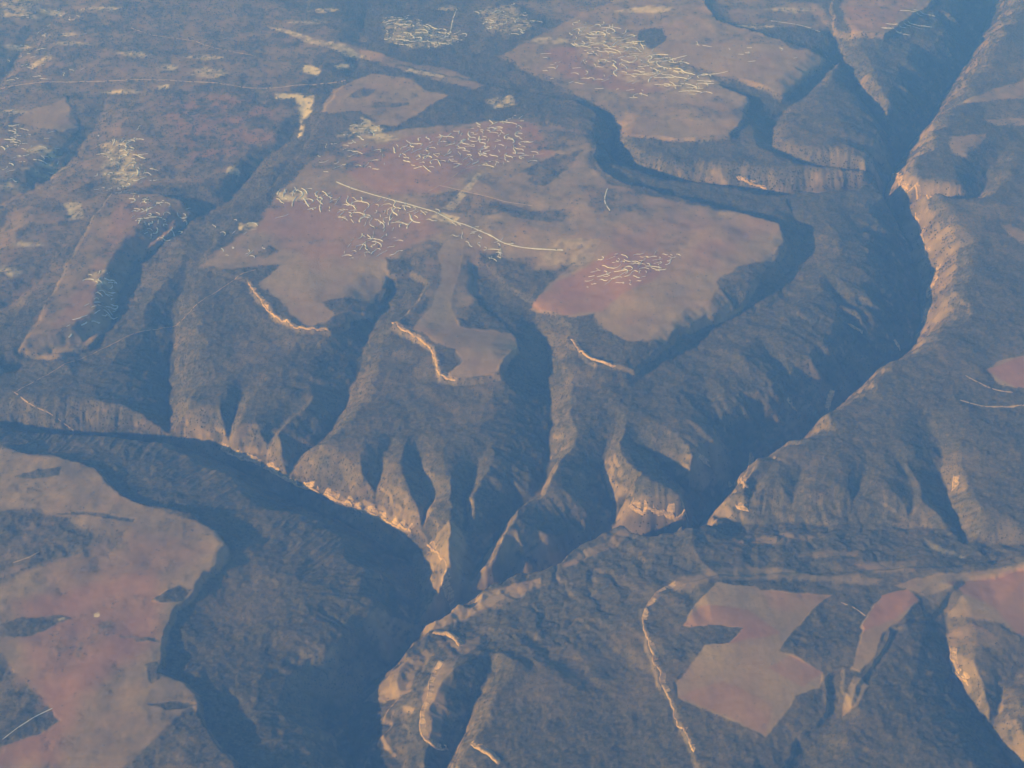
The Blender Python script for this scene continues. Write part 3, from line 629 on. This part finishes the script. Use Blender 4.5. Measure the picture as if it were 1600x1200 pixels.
# ------------------------------------------------------------------ tracks and bare streaks, laid on the ground
pale_m = plain('pale_earth', (0.42, 0.44, 0.60), (0.56, 0.58, 0.76), 0.01)
track_m = plain('track_earth', (0.27, 0.20, 0.145), (0.36, 0.28, 0.21), 0.006)
def smooth(pts, step):
    pts = np.asarray(pts, float); out = []
    n_ = len(pts)
    for i in range(n_ - 1):
        p0, p1, p2, p3 = pts[max(i - 1, 0)], pts[i], pts[i + 1], pts[min(i + 2, n_ - 1)]
        m = max(2, int(np.hypot(*(p2 - p1)) / step))
        for q in range(m):
            t = q / m
            out.append(0.5 * (2 * p1 + (p2 - p0) * t + (2 * p0 - 5 * p1 + 4 * p2 - p3) * t * t + (3 * p1 - p0 - 3 * p2 + p3) * t ** 3))
    out.append(pts[-1]); return np.array(out)
def ribbon(name, line, width, rise, mat, taper=True):
    """a strip of earth following the ground, its middle a little raised"""
    d = np.gradient(line, axis=0); d /= np.maximum(np.hypot(d[:, 0], d[:, 1]), 1e-6)[:, None]
    nrm = np.stack([-d[:, 1], d[:, 0]], 1)
    m = len(line); w_ = width * 0.5 * RNG.uniform(.65, 1.3, m)
    if taper: w_ = w_ * np.clip(np.minimum(np.arange(m), np.arange(m)[::-1]) / 2.0 + .35, 0, 1)
    rows = []
    for s_, up in ((-1, -1.5), (-.45, rise), (.45, rise), (1, -1.5)):
        p = line + nrm * (w_ * s_)[:, None]
        z, _, _ = ground(p[:, 0], p[:, 1]); rows.append(np.column_stack([p, z + up + 1.0]))
    V = np.stack(rows, 1).reshape(-1, 3)
    fs = [(4 * i + q, 4 * i + 4 + q, 4 * i + 5 + q, 4 * i + 1 + q) for i in range(m - 1) for q in range(3)]
    o0 = line.mean(0); z0 = float(V[:, 2].min())
    me = bpy.data.meshes.new(name)
    me.from_pydata((V - np.array([o0[0], o0[1], z0])).tolist(), [], fs); me.materials.append(mat)
    o = bpy.data.objects.new(name, me); o.location = (o0[0], o0[1], z0); C.objects.link(o)
    return o
TRACKS = [  # outline in the picture, level, width (m), mat, label
 ([(0,133),(60,129),(130,127),(200,126),(270,127),(330,131),(400,138),(470,132),(540,126)], 0, 46, track_m, 'wide pale track crossing the far left upland from edge to edge'),
 ([(20,612),(80,576),(140,544),(215,512),(280,489),(330,460),(372,436),(400,426)], 0, 16, track_m, 'straight thin track climbing through the forest on the left'),
 ([(20,612),(45,628),(80,640),(110,650)], -40, 14, track_m, 'short faint track bending down towards the western gorge'),
 ([(525,275),(560,290),(610,308),(660,326),(690,336),(722,350),(760,366),(800,380),(880,388)], 110, 26, pale_m, 'long pale track running down the middle of the central flat'),
 ([(688,292),(740,304),(790,316),(832,322)], 110, 14, track_m, 'thin straight fence-line track on the central flat'),
 ([(668,300),(700,285),(728,264),(780,248),(850,240)], 110, 18, track_m, 'curving track along the upper side of the red marks'),
 ([(205,43),(240,56),(300,63),(340,77),(400,90)], 0, 15, track_m, 'faint track in the far left forest'),
 ([(949,296),(945,316),(953,332)], 110, 18, pale_m, 'short pale kinked track near the curved side canyon'),
 ([(1508,589),(1540,604),(1582,613)], 0, 22, track_m, 'pale track below the small red field on the right'),
 ([(1500,626),(1545,634),(1600,633),(1660,628)], 0, 26, track_m, 'broad pale track running off the right edge'),
 ([(188,294),(213,298),(217,308)], 80, 14, pale_m, 'short white track at the top of the narrow ridge'),
 ([(1316,932),(1335,940),(1354,953)], 95, 16, track_m, 'short track between the fields in the south-east'),
 ([(1205,28),(1240,32),(1282,43)], 60, 22, pale_m, 'pale line on the far upland left of the top ravine'),
 ([(715,5),(708,22),(703,42)], 100, 24, pale_m, 'pale line crossing the far upland near the top'),
 ([(2,1150),(30,1130),(60,1110),(80,1100)], 150, 12, pale_m, 'pale gully line through the lower left wood'),
 ([(20,875),(45,868),(60,858)], 150, 14, track_m, 'short pale line in the wood on the lower left flat'),
 ([(1290,78),(1310,95)], 0, 14, track_m, 'short pale line at the fork of the top ravine'),
]
for pts, z, wd_, m_, lab in TRACKS:
    o = ribbon('dirt_track', smooth(ats(pts, z), 60), wd_, 1.5, m_, False)
    o['kind'] = 'structure'; o['label'] = lab

# ------------------------------------------------------------------ rock ledges: broken cliffs that stand out of the slopes
def spot(px, py):
    """the ground point a sight line through the survey picture meets first"""
    zs = np.linspace(320, -950, 260)
    q = np.array([at(px, py, z) for z in zs])
    g, _, _ = ground(q[:, 0], q[:, 1])
    k = np.nonzero(zs <= g)[0]
    return q[k[0]] if len(k) else q[-1]
ledge_m, n, b = material('ledge_rock')
tc = n.nodes.new('ShaderNodeNewGeometry'); mp = n.nodes.new('ShaderNodeMapping'); mp.inputs['Scale'].default_value = (.004, .004, .09)
n.links.new(tc.outputs['Position'], mp.inputs['Vector'])
sn = n.nodes.new('ShaderNodeTexNoise'); sn.inputs['Scale'].default_value = 1.0; sn.inputs['Detail'].default_value = 5; n.links.new(mp.outputs[0], sn.inputs['Vector'])
n.links.new(mixc(n, ramp(n, noise(n, .03), .5, .75), mixc(n, ramp(n, sn.outputs[0], .35, .65), (0.24, 0.165, 0.115), (0.46, 0.33, 0.22)), (0.12, 0.10, 0.075)), b.inputs['Base Color'])
def ledge(pts, height, label):
    line = np.array([spot(*p) for p in pts])
    line = smooth(line, 16); m = len(line)
    line[:, 0] += 14 * fbm(line[:, 0], line[:, 1], 60, 3, 71); line[:, 1] += 14 * fbm(line[:, 0], line[:, 1], 60, 3, 72)
    d = np.gradient(line, axis=0); d /= np.maximum(np.hypot(d[:, 0], d[:, 1]), 1e-6)[:, None]
    nrm = np.stack([-d[:, 1], d[:, 0]], 1)
    za, _, _ = ground(line[:, 0] + nrm[:, 0] * 45, line[:, 1] + nrm[:, 1] * 45); zb, _, _ = ground(line[:, 0] - nrm[:, 0] * 45, line[:, 1] - nrm[:, 1] * 45)
    if (za - zb).mean() > 0: nrm = -nrm                       # nrm points downhill
    end = np.clip(np.minimum(np.arange(m), np.arange(m)[::-1]) / 3.0, 0.05, 1)
    h = height * end * np.clip(0.8 + 0.9 * fbm(line[:, 0], line[:, 1], 90, 3, 73), .12, 1.5)
    rows = []
    zg = ground(line[:, 0], line[:, 1])[0]
    for off, fz in ((9, None), (5.5, .45), (3.5, .5), (0, 1.0), (-14, 1.02), (-60, None)):
        o_ = off + (RNG.uniform(-2, 2, m) if fz else 0)
        p = line + nrm * np.broadcast_to(o_, (m,))[:, None]
        z = ground(p[:, 0], p[:, 1])[0] - 8 if fz is None else zg + h * fz
        if fz is None and off < 0: z = z + 6
        rows.append(np.column_stack([p, z]))
    V = np.stack(rows, 1).reshape(-1, 3); K = 6
    fs = [(K * i + q, K * i + K + q, K * i + K + 1 + q, K * i + 1 + q) for i in range(m - 1) for q in range(K - 1)]
    o0 = np.array([line[:, 0].mean(), line[:, 1].mean(), V[:, 2].min()])
    me = bpy.data.meshes.new('rock_ledge'); me.from_pydata((V - o0).tolist(), [], fs); me.materials.append(ledge_m)
    o = bpy.data.objects.new('rock_ledge', me); o.location = o0; C.objects.link(o)
    o['label'] = label; o['category'] = 'rock ledge'; o['group'] = 'rock ledges along the gorge walls and rims'
LEDGES = [
 ([(505,772),(530,785),(560,797),(590,808),(615,822),(643,833)], 46, 'long bright orange ledge at the foot of the fluted wall above the dark western gorge'),
 ([(667,850),(676,862),(688,868),(697,882),(694,900),(688,915)], 36, 'curving orange ledge down the narrow spur at the meeting of the gorges'),
 ([(688,916),(702,922),(698,936)], 30, 'small hooked ledge at the very tip of the narrow spur'),
 ([(982,790),(1000,801),(1030,803),(1060,808),(1075,812)], 55, 'straight bright ledge under the blunt spur between the two shaded ravines'),
 ([(1392,276),(1405,286),(1418,298),(1432,308),(1452,311)], 70, 'brightest orange ledge on the headland at the bend of the main gorge'),
 ([(1463,418),(1458,440),(1448,455),(1450,466)], 42, 'upright pale ledge on the right rim halfway down the main gorge'),
 ([(1446,482),(1444,496),(1440,505)], 40, 'short ledge on the right rim just below the upright pale one'),
 ([(1398,530),(1404,540),(1406,548)], 48, 'short bright ledge notched into the right rim of the main gorge'),
 ([(1304,612),(1300,625),(1294,641)], 50, 'slanting striped ledge on the right rim above the gorge mouth'),
 ([(1173,708),(1171,722),(1170,730)], 50, 'small upright ledge on the right rim near the gorge mouth'),
 ([(1138,752),(1150,757),(1162,763)], 60, 'bright block ledge at the left end of the long ribbed wall'),
 ([(1149,788),(1158,796),(1170,798)], 55, 'low bright ledge below the block at the left end of the ribbed wall'),
 ([(676,990),(692,992),(705,998),(718,1010)], 38, 'thick orange ledge facing the strip at the meeting of the gorges'),
 ([(690,1030),(680,1045),(672,1062),(668,1085),(662,1105),(656,1130),(660,1150),(675,1165),(702,1172)], 26, 'long thin S-shaped ledge winding down to the bottom edge'),
 ([(735,1164),(750,1172),(765,1182),(778,1196)], 34, 'orange ledge at the bottom edge right of the short shaded ravine'),
 ([(388,440),(402,462),(425,490),(440,502),(470,512),(515,517)], 22, 'pale rim ledge under the western tongue of the central flat'),
 ([(612,503),(625,514),(650,527),(672,543),(680,562),(688,585),(712,594)], 24, 'pale kinked rim ledge under the middle tongue of the central flat'),
 ([(892,530),(903,546),(920,560),(940,567),(962,572)], 28, 'orange rim ledge under the eastern tongue of the central flat'),
 ([(1055,908),(1034,920),(1016,938),(1005,962),(1007,985),(1012,1000),(1019,1018),(1022,1035),(1031,1050),(1033,1068),(1044,1088),(1050,1105),(1058,1130),(1071,1146),(1085,1175)], 9, 'long pale ledge running down beside the large pink field'),
 ([(1484,1010),(1488,1045),(1500,1060),(1516,1070)], 24, 'pale bent ledge on the right bank of the dry ravine'),
 ([(1491,742),(1488,755),(1487,768)], 36, 'short upright ledge beside the shaded gully on the right upland'),
 ([(1325,506),(1336,514),(1347,521)], 30, 'tiny ledge at the tip of the spur inside the main gorge'),
 ([(1090,712),(1100,724),(1110,730)], 40, 'tiny orange ledge at the tip of the spur beside the gorge mouth'),
 ([(1230,626),(1238,638),(1246,641)], 28, 'tiny dim ledge at the tip of the long spur in the shaded gorge side'),
 ([(1150,276),(1165,284),(1185,292),(1200,297)], 30, 'dim ledge at the foot of the ribbed wall beside the curved side canyon'),
 ([(345,702),(370,714),(395,722),(408,728)], 40, 'ledge under the first pale buttress of the western gorge wall'),
]
LEDGES += [
 ([(1430,332),(1437,360),(1444,385),(1447,400)], 24, 'low broken ledge along the right rim just below the headland'),
 ([(412,730),(435,745),(465,760),(500,771)], 26, 'low ledge joining the pale buttresses of the western gorge wall'),
]
for pts, hh, lab in LEDGES: ledge(pts, hh * .8, lab)

def inside(p, P):
    c = False
    for i in range(len(P)):
        (ax, ay), (bx, by) = P[i], P[i - 1]
        if (ay > p[1]) != (by > p[1]) and p[0] < (bx - ax) * (p[1] - ay) / (by - ay) + ax: c = not c
    return c
ST = [  # outline, count, length (m), heading range (deg from east, counter-clockwise), wiggle, width, level, label, group
 ([(608,223),(678,209),(749,189),(810,176),(817,202),(827,236),(854,240),(823,256),(719,260),(675,272),(641,256),(614,236)], 64, (130,300), (50,130), 1.25, 15, 120, 'short pale winding streak of bare ground on the red upper part of the central flat', 'pale streaks on the upper central flat'),
 ([(430,292),(470,285),(520,300),(600,310),(690,335),(660,346),(630,358),(560,350),(500,322),(440,312)], 40, (150,340), (60,120), 1.1, 15, 120, 'pale hooked streak of bare ground beside the long track on the central flat', 'pale streaks along the long track'),
 ([(560,362),(620,352),(612,398),(530,404),(520,380)], 14, (110,260), (60,110), 1.1, 13, 120, 'faint pale streak on the pink tongue of the central flat', 'faint streaks on the western tongue'),
 ([(935,398),(1060,394),(1040,412),(1000,438),(905,440),(925,415)], 26, (90,260), (-20,30), 1.5, 10, 130, 'pale wavy streak on the red eastern tongue of the central flat', 'pale streaks on the eastern tongue'),
 ([(885,32),(950,30),(1000,62),(1060,92),(1118,122),(1090,148),(1000,122),(950,95),(890,60)], 54, (200,520), (-40,110), 1.6, 17, 110, 'whitish tangled streak on the far flat near the top', 'white streaks on the far flat'),
 ([(595,18),(630,15),(735,50),(700,62),(640,66),(600,56)], 26, (130,380), (-30,30), 1.4, 19, 100, 'whitish long streak on the far pale hill at the top', 'white streaks on the far pale hill'),
 ([(745,8),(800,0),(835,32),(833,46),(760,50)], 14, (130,340), (-30,70), 1.4, 19, 100, 'whitish streak on the small far hill right of the pale hill', 'white streaks on the small far hill'),
 ([(200,306),(290,318),(280,340),(235,362),(200,345)], 18, (100,260), (-20,100), 1.5, 14, 90, 'white streak at the upper end of the narrow ridge', 'white streaks on the upper ridge'),
 ([(142,420),(168,418),(172,470),(155,480),(145,450)], 10, (100,240), (30,120), 1.5, 14, 90, 'white streak on the bright rim of the narrow ridge', 'white streaks on the ridge rim'),
 ([(98,495),(130,468),(150,455),(150,480),(122,518),(100,520)], 10, (60,120), (30,60), .4, 13, 90, 'short white dash at the lower end of the narrow ridge', 'white dashes on the lower ridge'),
 ([(162,212),(200,212),(225,270),(195,288),(165,275)], 14, (120,300), (-10,100), 1.5, 16, 60, 'white streak of bare ground between the two left valleys', 'white streaks between the left valleys'),
 ([(545,182),(600,194),(585,212),(535,206)], 6, (80,200), (-10,70), .9, 20, 100, 'whitish streak below the tan meadow on the far upland', 'white streaks below the tan meadow'),
 ([(1378,8),(1445,10),(1400,44),(1370,44)], 7, (300,520), (-4,6), .15, 18, 130, 'pale straight furrow on the striped far right flat', 'pale furrows on the striped flat'),
 ([(0,188),(70,215),(75,240),(20,262),(0,240)], 9, (100,260), (-20,40), .8, 18, 60, 'pale streak on the low hill at the far left edge', 'pale streaks at the far left'),
]
sr = random.Random(8)
def wander(c, l0, l1, h0, h1, wig):
    L = sr.uniform(l0, l1); hd = R(sr.uniform(h0, h1)); pts = [c]
    turn = sr.uniform(-1, 1) * wig
    for k in range(5):
        if k in (1, 3) and sr.random() < .5: turn = -turn * sr.uniform(.6, 1.4)
        hd += turn * sr.uniform(.3, .9)
        pts.append(pts[-1] + L / 5 * np.array((math.cos(hd), math.sin(hd))))
    return np.array(pts)
rest = []
for P, cnt, (l0, l1), (h0, h1), wig, wdt, lev, lab, grp in ST:
    x0, x1 = min(p[0] for p in P), max(p[0] for p in P); y0, y1 = min(p[1] for p in P), max(p[1] for p in P)
    placed = []; tries = 0
    total = int(cnt * (1.0 if 'furrow' in lab or 'dash' in lab else 2.4))
    while len(placed) < total and tries < 9000:
        tries += 1
        q = (sr.uniform(x0, x1), sr.uniform(y0, y1))
        if not inside(q, P): continue
        c = at(*q, lev)
        gap = (115 if lev == 110 or l1 > 350 else 85) if tries < 2500 else 48
        if any(np.hypot(*(c - d)) < gap for d in placed): continue
        placed.append(c)
        big_ = len(placed) <= cnt
        line = smooth(wander(c, l0, l1, h0, h1, wig), 30) if big_ else smooth(wander(c, l0 * .6, l1 * .6, h0, h1, wig), 30)
        if big_:
            o = ribbon('bare_streak', line, wdt * 1.2 * sr.uniform(.7, 1.35), 4.0, pale_m)
            o['label'] = lab; o['category'] = 'bare streak'; o['group'] = grp
        else:
            rest.append((line, wdt * .75 * sr.uniform(.6, 1.2)))
for P, cnt, lev in (([(0,0),(130,0),(130,110),(0,130)], 40, 20), ([(480,205),(605,222),(610,255),(490,262)], 26, 120), ([(690,342),(790,375),(780,405),(690,365)], 22, 120), ([(840,62),(1000,120),(1010,150),(850,115)], 34, 110),
                    ([(150,190),(230,200),(240,300),(140,300)], 34, 60), ([(0,180),(110,215),(60,275),(0,280)], 20, 60), ([(320,340),(430,330),(420,390),(330,395)], 14, 110), ([(1060,60),(1290,80),(1180,100)], 10, 100)):
    got = 0
    while got < cnt:
        q = (sr.uniform(min(p[0] for p in P), max(p[0] for p in P)), sr.uniform(min(p[1] for p in P), max(p[1] for p in P)))
        if inside(q, P):
            got += 1; rest.append((smooth(wander(at(*q, lev), 60, 210, -30, 110, 1.3), 30), sr.uniform(7, 14)))
# the many finer streaks between them, as one
allv, allf, off = [], [], 0
for line, wdt in rest:
    o = ribbon('fine_streaks', line, wdt, 3.0, pale_m)
    v = np.array([tuple(o.matrix_basis @ q.co) for q in o.data.vertices]); allv.append(v)
    allf += [tuple(i + off for i in f.vertices) for f in o.data.polygons]; off += len(v)
    me = o.data; bpy.data.objects.remove(o); bpy.data.meshes.remove(me)
me = bpy.data.meshes.new('fine_streaks'); me.from_pydata(np.concatenate(allv).tolist(), [], allf); me.materials.append(pale_m)
o = bpy.data.objects.new('fine_streaks', me); C.objects.link(o)
o['kind'] = 'stuff'; o['label'] = 'countless finer pale scratches of bare ground among the larger streaks on the flats'

# ------------------------------------------------------------------ haze
def box(name, lo, hi):
    me = bpy.data.meshes.new(name)
    v = [(x, y, z) for z in (lo[2], hi[2]) for y in (lo[1], hi[1]) for x in (lo[0], hi[0])]
    me.from_pydata(v, [], [(0, 2, 3, 1), (4, 5, 7, 6), (0, 1, 5, 4), (2, 6, 7, 3), (0, 4, 6, 2), (1, 3, 7, 5)])
    o = bpy.data.objects.new(name, me); C.objects.link(o); return o
mx = float(np.abs(GX).max()) + 200
hz = box('haze', (-mx, float(GY.min()) - 200, float(GZ.min()) - 3), (mx, float(GY.max()) + 200, CAM_H + 60))
hz['kind'] = 'stuff'; hz['label'] = 'pale blue haze lying over the whole canyon country'
hm = bpy.data.materials.new('haze'); hm.use_nodes = True
n = hm.node_tree; n.nodes.clear()
o_ = n.nodes.new('ShaderNodeOutputMaterial'); pv = n.nodes.new('ShaderNodeVolumePrincipled')
pv.inputs['Color'].default_value = (*HAZE_COLOR, 1); pv.inputs['Density'].default_value = HAZE_DENSITY
pv.inputs['Absorption Color'].default_value = (1, 1, 1, 1)   # air scatters light and takes none away
n.links.new(pv.outputs[0], o_.inputs['Volume'])
hz.data.materials.append(hm)
